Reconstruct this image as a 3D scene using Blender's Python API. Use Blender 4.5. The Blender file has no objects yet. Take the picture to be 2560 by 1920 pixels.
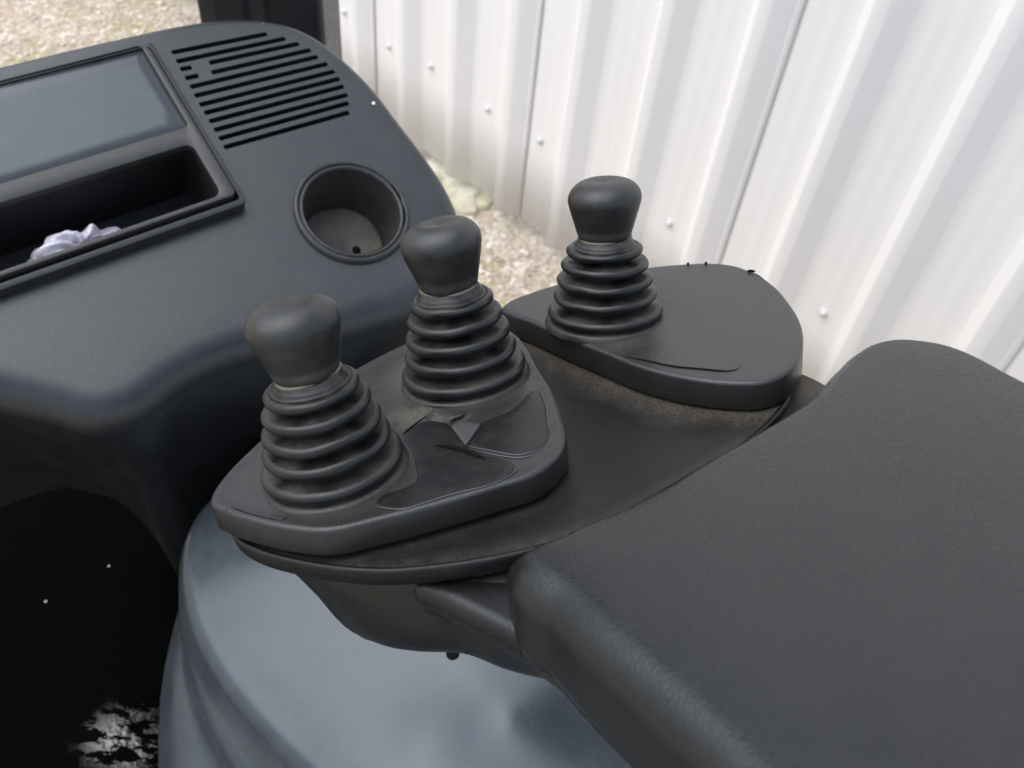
import bpy, bmesh, math, random
import numpy as np
from mathutils import Vector, Matrix
from mathutils.geometry import delaunay_2d_cdt

random.seed(7); RNG = np.random.default_rng(7)
S = bpy.context.scene
COL = S.collection
rad = math.radians

# ------------------------------------------------------------------ camera
F = 2270.0                                    # focal length in photo pixels (photo is 2560 x 1920)
PITCH, ROLL = rad(47.67), rad(7.11)
Zc = np.array([math.sin(ROLL)*math.cos(PITCH), math.cos(ROLL)*math.cos(PITCH), math.sin(PITCH)])
Fc = np.array([0, 0, -1.0]); Yc = Fc - (Fc @ Zc)*Zc; Yc /= np.linalg.norm(Yc); Xc = np.cross(Yc, Zc)
R = np.array([Xc, Yc, Zc])                    # camera axes -> world axes
CAM = np.array([0.0, 0.0, 1.95])
cd = bpy.data.cameras.new('camera'); co = bpy.data.objects.new('camera', cd); COL.objects.link(co)
m = Matrix([list(R[i]) + [CAM[i]] for i in range(3)] + [[0, 0, 0, 1]])
co.matrix_world = m
cd.sensor_width = 36; cd.lens = F/2560*36; cd.clip_start = 0.02; cd.clip_end = 500
cd.dof.use_dof = True; cd.dof.focus_distance = 0.37; cd.dof.aperture_fstop = 19
S.camera = co

# ------------------------------------------------------------------ light: bright overcast day
SUN_EL, SUN_AZ = rad(64), rad(-88)            # azimuth measured from +Y towards +X
w = bpy.data.worlds.new('World'); S.world = w; w.use_nodes = True
nt = w.node_tree; nt.nodes.clear()
wo = nt.nodes.new('ShaderNodeOutputWorld'); bg = nt.nodes.new('ShaderNodeBackground')
sky = nt.nodes.new('ShaderNodeTexSky'); sky.sky_type = 'NISHITA'; sky.sun_disc = False
sky.sun_elevation = SUN_EL; sky.sun_rotation = SUN_AZ; sky.air_density = 1.0; sky.dust_density = 3.5; sky.ozone_density = 1.0
hs = nt.nodes.new('ShaderNodeHueSaturation'); hs.inputs['Saturation'].default_value = 0.8
nt.links.new(sky.outputs[0], hs.inputs['Color']); cl = nt.nodes.new('ShaderNodeMix'); cl.data_type = 'RGBA'          # even cloud layer over the clear sky
cl.inputs[0].default_value = 0.35; cl.inputs[7].default_value = (6.0, 6.7, 7.8, 1)
nt.links.new(hs.outputs[0], cl.inputs[6]); nt.links.new(cl.outputs[2], bg.inputs['Color'])
bg.inputs['Strength'].default_value = 0.105
nt.links.new(bg.outputs[0], wo.inputs[0])
sl = bpy.data.lights.new('sun', 'SUN'); sl.energy = 1.35; sl.angle = rad(75); sl.color = (1.0, 0.985, 0.965)
so = bpy.data.objects.new('sun', sl); COL.objects.link(so)
sd = Vector((math.sin(SUN_AZ)*math.cos(SUN_EL), math.cos(SUN_AZ)*math.cos(SUN_EL), math.sin(SUN_EL)))
so.rotation_euler = sd.to_track_quat('Z', 'Y').to_euler()
S.view_settings.view_transform = 'Standard'; S.view_settings.look = 'None'
S.view_settings.exposure = 1.08; S.view_settings.gamma = 1.0; S.view_settings.use_curve_mapping = False
S.render.engine = 'CYCLES'

# ------------------------------------------------------------------ geometry helpers
def ray(x, y): return R @ np.array([(x-1280)/F, -(y-960)/F, -1.0])
def at(x, y, depth): return CAM + ray(x, y)*depth
def unit(v): v = np.asarray(v, float); return v/np.linalg.norm(v)
def axis_from_view(x, y, lean, ratio):
    """direction of a lever axis seen at (x, y): image lean in degrees, and how much it points at the viewer"""
    t = -unit(ray(x, y)); a = rad(lean)
    mm = R @ np.array([math.sin(a), math.cos(a), 0]); mm = unit(mm - (mm @ t)*t)
    return unit(t*ratio + mm*math.sqrt(1-ratio*ratio))

class Frame:
    def __init__(s, P, n, u):
        s.P = np.asarray(P, float); s.n = unit(n); u = np.asarray(u, float); s.u = unit(u - (u @ s.n)*s.n); s.v = np.cross(s.n, s.u)
    def px(s, x, y, h=0.0):
        r = ray(x, y); Q = CAM + r*(((s.P + s.n*h - CAM) @ s.n)/(r @ s.n)) - s.P
        return np.array([Q @ s.u, Q @ s.v])
    def pts(s, l, h=0.0): return np.array([s.px(x, y, h) for x, y in l])
    def w(s, a, b, h=0.0): return s.P + s.u*a + s.v*b + s.n*h

def smooth_loop(P, n=140, sharp=0.5):
    """closed centripetal-like catmull-rom, resampled evenly"""
    P = np.asarray(P, float); N = len(P); out = []
    for i in range(N):
        p0, p1, p2, p3 = P[i-1], P[i], P[(i+1) % N], P[(i+2) % N]
        L = np.linalg.norm(p2-p1)
        def tan(a, b, c):
            d1 = np.linalg.norm(b-a)+1e-9; d2 = np.linalg.norm(c-b)+1e-9
            return ((b-a)/d1*d2 + (c-b)/d2*d1)/(d1+d2)
        m1 = tan(p0, p1, p2)*L; m2 = tan(p1, p2, p3)*L
        for t in np.linspace(0, 1, 24, endpoint=False):
            h = (2*t**3-3*t**2+1, t**3-2*t**2+t, -2*t**3+3*t**2, t**3-t**2)
            out.append(h[0]*p1+h[1]*m1+h[2]*p2+h[3]*m2)
    out = np.array(out); return resample(out, n)
def resample(P, n, closed=True):
    Q = np.vstack([P, P[:1]]) if closed else np.asarray(P)
    d = np.r_[0, np.cumsum(np.linalg.norm(np.diff(Q, axis=0), axis=1))]
    t = np.linspace(0, d[-1], n, endpoint=not closed)
    return np.stack([np.interp(t, d, Q[:, k]) for k in range(Q.shape[1])], 1)
def smooth_path(P, n=60):
    P = np.asarray(P, float); Q = np.vstack([2*P[0]-P[1], P, 2*P[-1]-P[-2]]); out = []
    for i in range(1, len(Q)-2):
        p0, p1, p2, p3 = Q[i-1], Q[i], Q[i+1], Q[i+2]
        for t in np.linspace(0, 1, 16, endpoint=False):
            out.append(0.5*((2*p1)+(-p0+p2)*t+(2*p0-5*p1+4*p2-p3)*t*t+(-p0+3*p1-3*p2+p3)*t**3))
    out.append(P[-1]); return resample(np.array(out), n, False)
def area(P): x, y = P[:, 0], P[:, 1]; return 0.5*np.sum(x*np.roll(y, -1)-y*np.roll(x, -1))
def ccw(P): return P if area(P) > 0 else P[::-1].copy()
def normals2(P):
    t = np.roll(P, -1, 0)-np.roll(P, 1, 0); t /= np.linalg.norm(t, axis=1)[:, None]+1e-12
    return np.stack([t[:, 1], -t[:, 0]], 1)
def inside(pts, P):
    x, y = pts[:, 0], pts[:, 1]; r = np.zeros(len(pts), bool); j = len(P)-1
    for i in range(len(P)):
        xi, yi = P[i]; xj, yj = P[j]
        c = ((yi > y) != (yj > y)) & (x < (xj-xi)*(y-yi)/(yj-yi+1e-15)+xi); r ^= c; j = i
    return r
def dist_loop(pts, P, closed=True):
    pts = np.asarray(pts); d = np.full(len(pts), 1e9); n = len(P)
    for i in range(n if closed else n-1):
        a, b = P[i], P[(i+1) % n]; ab = b-a
        t = np.clip(((pts-a) @ ab)/(ab @ ab+1e-15), 0, 1)
        d = np.minimum(d, np.linalg.norm(pts-(a+t[:, None]*ab), axis=1))
    return d
def rrect(x0, y0, x1, y1, r, k=5):
    o = []
    for cx, cy, a in ((x1-r, y1-r, 0), (x0+r, y1-r, 90), (x0+r, y0+r, 180), (x1-r, y0+r, 270)):
        for i in range(k+1):
            t = rad(a+90*i/k); o.append((cx+r*math.cos(t), cy+r*math.sin(t)))
    return np.array(o)

_h = np.random.default_rng(3).random((64, 64, 64))
def vnoise(p, sc):
    p = np.asarray(p, float)*sc; i = np.floor(p).astype(int); f = p-i; f = f*f*(3-2*f); r = 0
    for a in (0, 1):
        for b in (0, 1):
            for c in (0, 1):
                wgt = (f[..., 0] if a else 1-f[..., 0])*(f[..., 1] if b else 1-f[..., 1])*(f[..., 2] if c else 1-f[..., 2])
                r = r+wgt*_h[(i[..., 0]+a) % 64, (i[..., 1]+b) % 64, (i[..., 2]+c) % 64]
    return r
def fbm(p, sc, o=4): return sum(vnoise(p, sc*2**k)*0.5**k for k in range(o))/sum(0.5**k for k in range(o))

def empty(name, loc, label=None, cat=None, group=None):
    o = bpy.data.objects.new(name, None); COL.objects.link(o); o.location = Vector(loc); o.empty_display_size = 0.02
    if label: o['label'] = label
    if cat: o['category'] = cat
    if group: o['group'] = group
    return o
def tag(o, label, cat, group=None):
    o['label'] = label; o['category'] = cat
    if group: o['group'] = group
    return o
def world_loc(o):
    v = np.zeros(3)
    while o: v = v+np.array(o.location); o = o.parent
    return v
def mesh(name, V, Fc, mat, parent=None, smooth=True, attr=None, origin=None, angle=None):
    V = np.asarray(V, float)
    org = world_loc(parent) if parent else np.zeros(3)
    if origin is None: origin = org
    me = bpy.data.meshes.new(name)
    me.from_pydata([tuple(v) for v in (V-origin)], [], [tuple(int(i) for i in f) for f in Fc])
    me.validate()
    if smooth:
        me.polygons.foreach_set('use_smooth', [True]*len(me.polygons))
        if angle: me.set_sharp_from_angle(angle=rad(angle))
    if attr is not None and len(me.vertices) == len(V):
        a = me.attributes.new('dust_or_glint', 'FLOAT', 'POINT'); a.data.foreach_set('value', np.asarray(attr, np.float32))
    me.materials.append(mat); me.update()
    o = bpy.data.objects.new(name, me); COL.objects.link(o)
    o.location = Vector(origin-org)
    if parent: o.parent = parent
    return o

def cap_tris(outer, holes, grid=None, jit=0.0):
    V = [tuple(p) for p in outer]; E = []; n = len(outer); E += [(i, (i+1) % n) for i in range(n)]
    for h in holes:
        b = len(V); V += [tuple(p) for p in h]; E += [(b+i, b+(i+1) % len(h)) for i in range(len(h))]
    nb = len(V)
    if grid:
        lo, hi = outer.min(0), outer.max(0)
        gx, gy = np.meshgrid(np.arange(lo[0], hi[0], grid), np.arange(lo[1], hi[1], grid)); g = np.stack([gx.ravel(), gy.ravel()], 1)
        g[:, 0] += (np.round((g[:, 1]-lo[1])/grid) % 2)*grid*0.5
        k = inside(g, outer) & (dist_loop(g, outer) > grid*0.6)
        for h in holes: k &= ~inside(g, h) & (dist_loop(g, h) > grid*0.6)
        V += [tuple(p) for p in g[k]]
    vo, eo, fo, ov, _, _ = delaunay_2d_cdt([Vector(v) for v in V], E, [], 0, 1e-9)
    P = np.array([tuple(v) for v in vo]); T = np.array([list(f) for f in fo if len(f) == 3]); c = P[T].mean(1)
    k = inside(c, outer)
    for h in holes: k &= ~inside(c, h)
    T = T[k]
    a = P[T]; ar = (a[:, 1, 0]-a[:, 0, 0])*(a[:, 2, 1]-a[:, 0, 1])-(a[:, 1, 1]-a[:, 0, 1])*(a[:, 2, 0]-a[:, 0, 0])
    T[ar < 0] = T[ar < 0][:, ::-1]
    # map: input vertex -> output vertex
    mp = {}
    for i, l in enumerate(ov):
        for q in l: mp[q] = i
    return P, T, [mp[i] for i in range(nb)]

def slab(name, fr, outline, prof, mat, parent=None, holes=(), hole_prof=((0, .004),), grid=None, zf=None, drop=None, dust_or_glint=None, h0=0.0, close=False, angle=None):
    """slab with an arbitrary outline: a flat (or zf-shaped) top, and an edge that follows prof = [(out, down), ...]
    (or a function of the vertex index), then optional world offsets in drop"""
    outline = ccw(np.asarray(outline)); N2 = normals2(outline); n = len(outline)
    hol = [ccw(np.asarray(h)) for h in holes]
    P, T, mp = cap_tris(outline, hol, grid)
    zt = zf(P) if zf else np.zeros(len(P))
    V = [fr.w(P[i, 0], P[i, 1], h0+zt[i]) for i in range(len(P))]; D = list(dust_or_glint(P, zt) if dust_or_glint else np.zeros(len(P)))
    Fs = [tuple(t) for t in T]
    pf = prof if callable(prof) else (lambda i: prof)
    last = [mp[i] for i in range(n)]; zb = [zt[mp[i]] for i in range(n)]
    k = len(pf(0))
    for j in range(k):
        cur = []
        for i in range(n):
            o, d = pf(i)[j]; q = outline[i]+N2[i]*o
            cur.append(len(V)); V.append(fr.w(q[0], q[1], h0+zb[i]-d)); D.append(0.0)
        for i in range(n): Fs.append((last[i], cur[i], cur[(i+1) % n], last[(i+1) % n]))
        last = cur
    for dv in (drop or []):
        cur = []
        for i in range(n):
            cur.append(len(V)); V.append(V[last[i]]+(dv(i) if callable(dv) else np.asarray(dv))); D.append(0.0)
        for i in range(n): Fs.append((last[i], cur[i], cur[(i+1) % n], last[(i+1) % n]))
        last = cur
    if close: Fs.append(tuple(last[::-1]))
    b = n
    for h in hol:
        hn = normals2(h); last = [mp[b+i] for i in range(len(h))]
        for o, d in hole_prof:
            cur = []
            for i in range(len(h)):
                q = h[i]-hn[i]*o; cur.append(len(V)); V.append(fr.w(q[0], q[1], h0-d)); D.append(0.0)
            L = len(h)
            for i in range(L): Fs.append((last[(i+1) % L], cur[(i+1) % L], cur[i], last[i]))
            last = cur
        b += len(h)
    return mesh(name, V, Fs, mat, parent, attr=D, angle=angle)

def roundprof(r, depth, k=6, inset=True, extra=()):
    p = [(r*math.sin(t), r*(1-math.cos(t))) for t in np.linspace(0, math.pi/2, k+1)[1:]]
    return p+[(r, depth)]+list(extra)

def lathe(name, prof, P, n, mat, parent, seg=64, u=None, shape=None, dust_or_glint=None, scale=1.0, angle=None, cap=False):
    fr = Frame(P, n, u if u is not None else R @ np.array([1, 0, 0.]))
    V, Fs, D = [], [], []
    for j, (r, h) in enumerate(prof):
        for i in range(seg):
            a = 2*math.pi*i/seg; rr, hh = (shape(r, h, a) if shape else (r, h))
            V.append(fr.w(rr*math.cos(a)*scale, rr*math.sin(a)*scale, hh*scale)); D.append(dust_or_glint(r, h, a) if dust_or_glint else 0.0)
    for j in range(len(prof)-1):
        for i in range(seg):
            a, b = j*seg+i, j*seg+(i+1) % seg; Fs.append((a, b, b+seg, a+seg))
    if cap:
        Fs.append(tuple(range((len(prof)-1)*seg, len(prof)*seg)))
    return mesh(name, V, Fs, mat, parent, attr=D, angle=angle)

def tube(name, pts, r, mat, parent=None, seg=8, taper=True):
    pts = np.asarray(pts); n = len(pts); V, Fs = [], []
    for i in range(n):
        t = unit(pts[min(i+1, n-1)]-pts[max(i-1, 0)]); a = np.cross(t, [0.1, 0.2, 0.97]); a = unit(a); b = np.cross(t, a)
        rr = r*(min(1, 4*min(i, n-1-i)/n+0.15) if taper else 1)
        for k in range(seg):
            c = 2*math.pi*k/seg; V.append(pts[i]+a*math.cos(c)*rr+b*math.sin(c)*rr)
    for i in range(n-1):
        for k in range(seg): Fs.append((i*seg+k, i*seg+(k+1) % seg, (i+1)*seg+(k+1) % seg, (i+1)*seg+k))
    Fs.append(tuple(range(seg))[::-1]); Fs.append(tuple(range((n-1)*seg, n*seg)))
    return mesh(name, V, Fs, mat, parent)

# ------------------------------------------------------------------ materials
def newmat(name):
    mt = bpy.data.materials.new(name); mt.use_nodes = True; t = mt.node_tree; b = t.nodes['Principled BSDF']; return mt, t, b
def nd(t, ty, **kw):
    n = t.nodes.new(ty)
    for k, v in kw.items():
        if k in n.inputs.keys(): n.inputs[k].default_value = v
        else: setattr(n, k, v)
    return n
def coords(t): return nd(t, 'ShaderNodeTexCoord').outputs['Object']
def noise(t, co_, scale, detail=3, rough=0.55):
    n = nd(t, 'ShaderNodeTexNoise', Scale=scale, Detail=detail, Roughness=rough); t.links.new(co_, n.inputs['Vector']); return n.outputs['Fac']
def ramp(t, fac, a, b, ca=(0, 0, 0, 1), cb=(1, 1, 1, 1)):
    n = nd(t, 'ShaderNodeValToRGB'); n.color_ramp.elements[0].position = a; n.color_ramp.elements[1].position = b
    n.color_ramp.elements[0].color = ca; n.color_ramp.elements[1].color = cb; t.links.new(fac, n.inputs[0]); return n.outputs['Color']
def mixc(t, fac, a, b):
    n = nd(t, 'ShaderNodeMix'); n.data_type = 'RGBA'
    for s_, v in ((0, fac), (6, a), (7, b)):
        if hasattr(v, 'is_linked') or hasattr(v, 'node'): t.links.new(v, n.inputs[s_])
        else: n.inputs[s_].default_value = v
    return n.outputs[2]
def math_(t, op, a, b=0.0, clamp=False):
    n = nd(t, 'ShaderNodeMath'); n.operation = op; n.use_clamp = clamp
    for s_, v in ((0, a), (1, b)):
        if hasattr(v, 'node'): t.links.new(v, n.inputs[s_])
        else: n.inputs[s_].default_value = v
    return n.outputs[0]
def bump(t, b, h, strength, dist):
    n = nd(t, 'ShaderNodeBump', Strength=strength, Distance=dist); t.links.new(h, n.inputs['Height']); t.links.new(n.outputs[0], b.inputs['Normal']); return n

def plastic(name, base=0.028, tint=(1, 1, 1.04), rough=0.5, grain=900, gstr=0.25, gdist=0.0004, dustc=(0.17, 0.15, 0.115), dusty=0.0, spec=0.5, speck=0.0, smudge=0.10, use_attr=True, st=(0.92, 0.965, 1.0), fleck=0.35):
    mt, t, b = newmat(name); c = coords(t)
    n1 = noise(t, c, 35, 4); n2 = noise(t, c, 170, 3)
    ca = (base*tint[0], base*tint[1], base*tint[2], 1); cb = (base*1.5*tint[0], base*1.5*tint[1], base*1.45*tint[2], 1)
    col = ramp(t, n1, 0.3, 0.75, ca, cb)
    f = math_(t, 'MULTIPLY', ramp(t, n2, 0.45, 0.85), dusty*0.5)
    if use_attr:
        at_ = nd(t, 'ShaderNodeAttribute', attribute_name='dust_or_glint').outputs['Fac']
        n3 = noise(t, c, 800, 3, 0.6)
        f2 = math_(t, 'MULTIPLY', at_, ramp(t, n3, 0.12, 0.68))
        f = math_(t, 'ADD', f, f2, True)
    col = mixc(t, f, col, (*dustc, 1))
    if speck:
        v = nd(t, 'ShaderNodeTexVoronoi', Scale=70.0); t.links.new(c, v.inputs['Vector'])
        rnd = nd(t, 'ShaderNodeSeparateColor'); t.links.new(v.outputs['Color'], rnd.inputs[0])
        s1 = math_(t, 'LESS_THAN', v.outputs['Distance'], 0.045); s2 = math_(t, 'GREATER_THAN', rnd.outputs[0], 1-speck)
        col = mixc(t, math_(t, 'MULTIPLY', s1, s2), col, (0.35, 0.36, 0.37, 1))
    t.links.new(col, b.inputs['Base Color'])
    r = math_(t, 'ADD', math_(t, 'MULTIPLY', n1, smudge*2), rough-smudge)
    b.inputs['Specular IOR Level'].default_value = spec; b.inputs['Specular Tint'].default_value = (*st, 1)
    g = noise(t, c, grain, 2, 0.6)
    r = math_(t, 'ADD', r, math_(t, 'MULTIPLY', f, 0.4), True)
    r = math_(t, 'ADD', r, math_(t, 'MULTIPLY', math_(t, 'SUBTRACT', g, 0.5), fleck), True); t.links.new(r, b.inputs['Roughness'])
    gg = math_(t, 'ADD', g, math_(t, 'MULTIPLY', f, noise(t, c, 1500, 2)))
    bump(t, b, gg, gstr, gdist)
    return mt

M = {}
M['rubber'] = plastic('boot_rubber', 0.007, (1.02, 1, 1.0), 0.37, 1300, 0.16, 0.0003, dustc=(0.055, 0.048, 0.038), dusty=0.04, smudge=0.12, spec=0.42)
M['knob'] = plastic('knob_rubber', 0.011, (1.04, 1.02, 0.98), 0.44, 1500, 0.12, 0.0002, dustc=(0.12, 0.11, 0.09), dusty=0.22, smudge=0.12)
M['pad'] = plastic('pad_rubber', 0.014, (1.02, 1, 0.98), 0.41, 900, 0.3, 0.0003, dustc=(0.095, 0.085, 0.068), dusty=0.10, speck=0.03)
M['worn'] = plastic('worn_rubber', 0.006, (1.02, 0.98, 1.04), 0.40, 900, 0.15, 0.0003, dusty=0.12, speck=0.04, spec=0.35, smudge=0.14)
M['deck'] = plastic('deck_plastic', 0.004, (1, 1, 1.0), 0.47, 1300, 0.25, 0.00025, dustc=(0.085, 0.073, 0.057), dusty=0.08, speck=0.03, spec=0.30)
M['armrest'] = plastic('armrest_vinyl', 0.007, (0.98, 1.02, 1.02), 0.34, 800, 0.45, 0.0003, dusty=0.03, speck=0.02, smudge=0.04, spec=0.46, fleck=0.5)
M['housing'] = plastic('housing_plastic', 0.004, (1, 1, 1.0), 0.36, 900, 0.3, 0.0003, dusty=0.05)
M['dash'] = plastic('dash_plastic', 0.009, (0.97, 1, 1.06), 0.36, 1000, 0.30, 0.00035, dusty=0.07, speck=0.01, smudge=0.07, spec=0.68, st=(0.9, 0.955, 1.0))
M['frame'] = plastic('frame_plastic', 0.015, (1.0, 1, 1.0), 0.45, 900, 0.25, 0.0003, dusty=0.16)
M['cup'] = plastic('cup_plastic', 0.018, (1, 1, 1), 0.5, 300, 0.3, 0.0006, dustc=(0.19, 0.175, 0.145), dusty=0.10)
M['dark'] = plastic('dark_inside', 0.004, (1, 1, 1), 0.6, 500, 0.2, 0.0004, dusty=0.03)
M['lid'] = plastic('lid_acrylic', 0.03, (0.93, 1.0, 1.07), 0.26, 300, 0.0, 0.0003, dusty=0.04, fleck=0.05, smudge=0.06, spec=0.6, st=(0.8, 0.9, 1.0))
M['hood'] = plastic('hood_plastic', 0.034, (0.84, 1.0, 1.18), 0.27, 260, 0.012, 0.0006, dusty=0.08, fleck=0.08, smudge=0.07, st=(0.78, 0.9, 1.0))
M['crack'] = plastic('crack_black', 0.004, rough=0.8, spec=0.08, use_attr=False)
M['ridge'] = plastic('torn_film_edge', 0.05, rough=0.22, gstr=0.02, use_attr=False)
M['flap'] = plastic('torn_flap', 0.030, (1.03, 1, 1), rough=0.6, use_attr=False)
M['grease'] = plastic('neck_grease', 0.09, (1.05, 1.0, 0.66), rough=0.4, grain=300, gstr=0.4, use_attr=False)
M['pillar'] = plastic('pillar_paint', 0.012, (0.9, 1, 1.1), 0.35, 200, 0.1, 0.0006, dusty=0.04)
M['fleck'] = plastic('paint_fleck', 0.65, rough=0.5, use_attr=False)

# ------------------------------------------------------------------ the place: ground and cladding wall
PITCHM = 0.25; SC = PITCHM/0.2
WAZ = rad(-50.03)
wd = np.array([math.sin(WAZ), math.cos(WAZ), 0]); wn = np.array([math.cos(WAZ), -math.sin(WAZ), 0])   # along (away), and into the wall
WDIST = 1.4694*SC; WOFF = 1.946*SC; BASEZ = CAM[2]-1.506*SC; 
def wall_pt(s, q, z): return np.array([CAM[0], CAM[1], 0])+wn*(WDIST-q)+wd*(-s)+np.array([0, 0, z])

# gravel yard
mt, t, b = newmat('gravel_ground'); c = coords(t)
v1 = nd(t, 'ShaderNodeTexVoronoi', Scale=42.0); t.links.new(c, v1.inputs['Vector'])
sc_ = nd(t, 'ShaderNodeSeparateColor'); t.links.new(v1.outputs['Color'], sc_.inputs[0])
n1 = noise(t, c, 3.0, 5); n2 = noise(t, c, 60, 4)
stone = ramp(t, sc_.outputs[0], 0.0, 1.0, (0.36, 0.30, 0.24, 1), (0.56, 0.49, 0.41, 1))
soil = ramp(t, n2, 0.3, 0.7, (0.28, 0.215, 0.15, 1), (0.52, 0.44, 0.345, 1))
col = mixc(t, ramp(t, v1.outputs['Distance'], 0.35, 0.6), stone, soil)
col = mixc(t, ramp(t, n1, 0.52, 0.72), col, (0.30, 0.29, 0.13, 1))
t.links.new(col, b.inputs['Base Color']); b.inputs['Roughness'].default_value = 0.95
bump(t, b, math_(t, 'SUBTRACT', n2, v1.outputs['Distance']), 0.9, 0.012)
M['ground'] = mt
gs = 150.0
g = mesh('ground', [(-gs, -gs, 0), (gs, -gs, 0), (gs, gs, 0), (-gs, gs, 0)], [(0, 1, 2, 3)], M['ground'], smooth=False); g['kind'] = 'structure'

def ground_px(x, y, z=0.0):
    r = ray(x, y); return CAM+r*((z-CAM[2])/r[2])
def lump(c_, sx, sy, sz, rot, seed, V, Fs):
    base = [(-1, -1, 0), (1, -1, 0), (1, 1, 0), (-1, 1, 0), (-.75, -.7, 1), (.7, -.75, .9), (.75, .7, 1), (-.7, .75, .85), (0, -1.25, .5), (1.25, 0, .5), (0, 1.25, .5), (-1.25, 0, .5)]
    k = len(V); cr, sr = math.cos(rot), math.sin(rot); rr = random.Random(seed)
    for x, y, z in base:
        x *= sx*rr.uniform(.75, 1.15); y *= sy*rr.uniform(.75, 1.15); z = z*sz*rr.uniform(.8, 1.15)-sz*0.25
        V.append((c_[0]+x*cr-y*sr, c_[1]+x*sr+y*cr, c_[2]+z))
    for f_ in ((4, 5, 6, 7), (0, 8, 5, 4), (0, 1, 8), (1, 5, 8), (1, 9, 5), (1, 2, 9), (2, 6, 9), (5, 9, 6), (2, 10, 6), (2, 3, 10), (3, 7, 10), (6, 10, 7), (3, 11, 7), (3, 0, 11), (0, 4, 11), (4, 7, 11)):
        Fs.append(tuple(k+i for i in f_))
mt, t, b = newmat('loose_stone'); c = coords(t)
v1 = nd(t, 'ShaderNodeTexVoronoi', Scale=23.0); t.links.new(c, v1.inputs['Vector'])
sc_ = nd(t, 'ShaderNodeSeparateColor'); t.links.new(v1.outputs['Color'], sc_.inputs[0])
t.links.new(ramp(t, sc_.outputs[1], 0.05, 0.95, (0.33, 0.27, 0.22, 1), (0.62, 0.56, 0.49, 1)), b.inputs['Base Color']); b.inputs['Roughness'].default_value = 0.9
M['stone'] = mt
V, Fs = [], []
for i in range(5200):
    p = (ground_px(random.uniform(-150, 620), random.uniform(-120, 230)) if i % 2 else ground_px(random.uniform(960, 1480), random.uniform(360, 900)))
    if (p-np.array([CAM[0], CAM[1], 0])) @ wn > WDIST-0.02: continue
    s_ = random.choice((.004, .005, .006, .007, .009, .011))*random.uniform(.8, 1.3)
    lump(p, s_, s_*random.uniform(.6, 1), s_*random.uniform(.5, .9), random.uniform(0, 6.3), i, V, Fs)
o = mesh('loose_gravel', V, Fs, M['stone'], smooth=False); o['kind'] = 'stuff'; o['label'] = 'pale loose gravel stones scattered over the yard'

# mossy concrete lumps against the wall foot
mt, t, b = newmat('mossy_concrete'); c = coords(t)
n1 = noise(t, c, 14, 5); t.links.new(ramp(t, n1, 0.38, 0.6, (0.52, 0.48, 0.38, 1), (0.42, 0.40, 0.25, 1)), b.inputs['Base Color']); b.inputs['Roughness'].default_value = 0.95
bump(t, b, noise(t, c, 60, 4), 0.8, 0.006); M['moss'] = mt
for i, (x, y, sx, sy, lab) in enumerate(((1105, 462, .17, .10, 'wide mossy concrete slab at the foot of the cladding'), (1192, 492, .07, .05, 'small mossy concrete lump beside the wide slab'))):
    p = ground_px(x, y); ou = []
    for k in range(28):
        a = 2*math.pi*k/28; rr = 1+0.16*math.sin(3*a+i)+0.09*math.sin(7*a+2*i); ou.append((sx*rr*math.cos(a), sy*rr*math.sin(a)))
    fr = Frame(p+np.array([0, 0, .03]), (0.02, 0.03, 1), wd)
    tag(slab('concrete_slab', fr, np.array(ou), [(.006, .002), (.010, .008), (.012, .04)], M['moss'], grid=.010, zf=lambda P: 0.035*(fbm(np.c_[P, P[:, :1]*0+i], 22)-.5)-.012), lab, 'slab')

# corrugated cladding
mt, t, b = newmat('cladding_paint'); c = coords(t)
mp_ = nd(t, 'ShaderNodeMapping'); mp_.inputs['Scale'].default_value = (1, 1, 0.08); t.links.new(c, mp_.inputs['Vector'])
n1 = noise(t, mp_.outputs[0], 9, 4); n2 = noise(t, c, 3, 3)
col = mixc(t, ramp(t, n1, 0.42, 0.85), (0.79, 0.78, 0.765, 1), (0.77, 0.757, 0.737, 1))
sx_ = nd(t, 'ShaderNodeSeparateXYZ'); t.links.new(c, sx_.inputs[0])
splash = math_(t, 'MULTIPLY', ramp(t, sx_.outputs[2], 0.05, 0.5, (1, 1, 1, 1), (0, 0, 0, 1)), ramp(t, noise(t, c, 25, 5), 0.45, 0.8))
col = mixc(t, math_(t, 'MULTIPLY', splash, 0.15), col, (0.50, 0.47, 0.40, 1))
t.links.new(col, b.inputs['Base Color']); b.inputs['Roughness'].default_value = 0.42; b.inputs['Specular IOR Level'].default_value = 0.4
bump(t, b, n2, 0.05, 0.02); M['clad'] = mt
wall = empty('cladding_wall', wall_pt(0, 0, 0), 'white ribbed metal cladding wall with screws behind the levers', 'wall')
DQ = 0.036; PAN, LS, CR, RS = 0.140, 0.031, 0.034, 0.045
def rib_s(k): return k*PITCHM-WOFF
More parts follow.
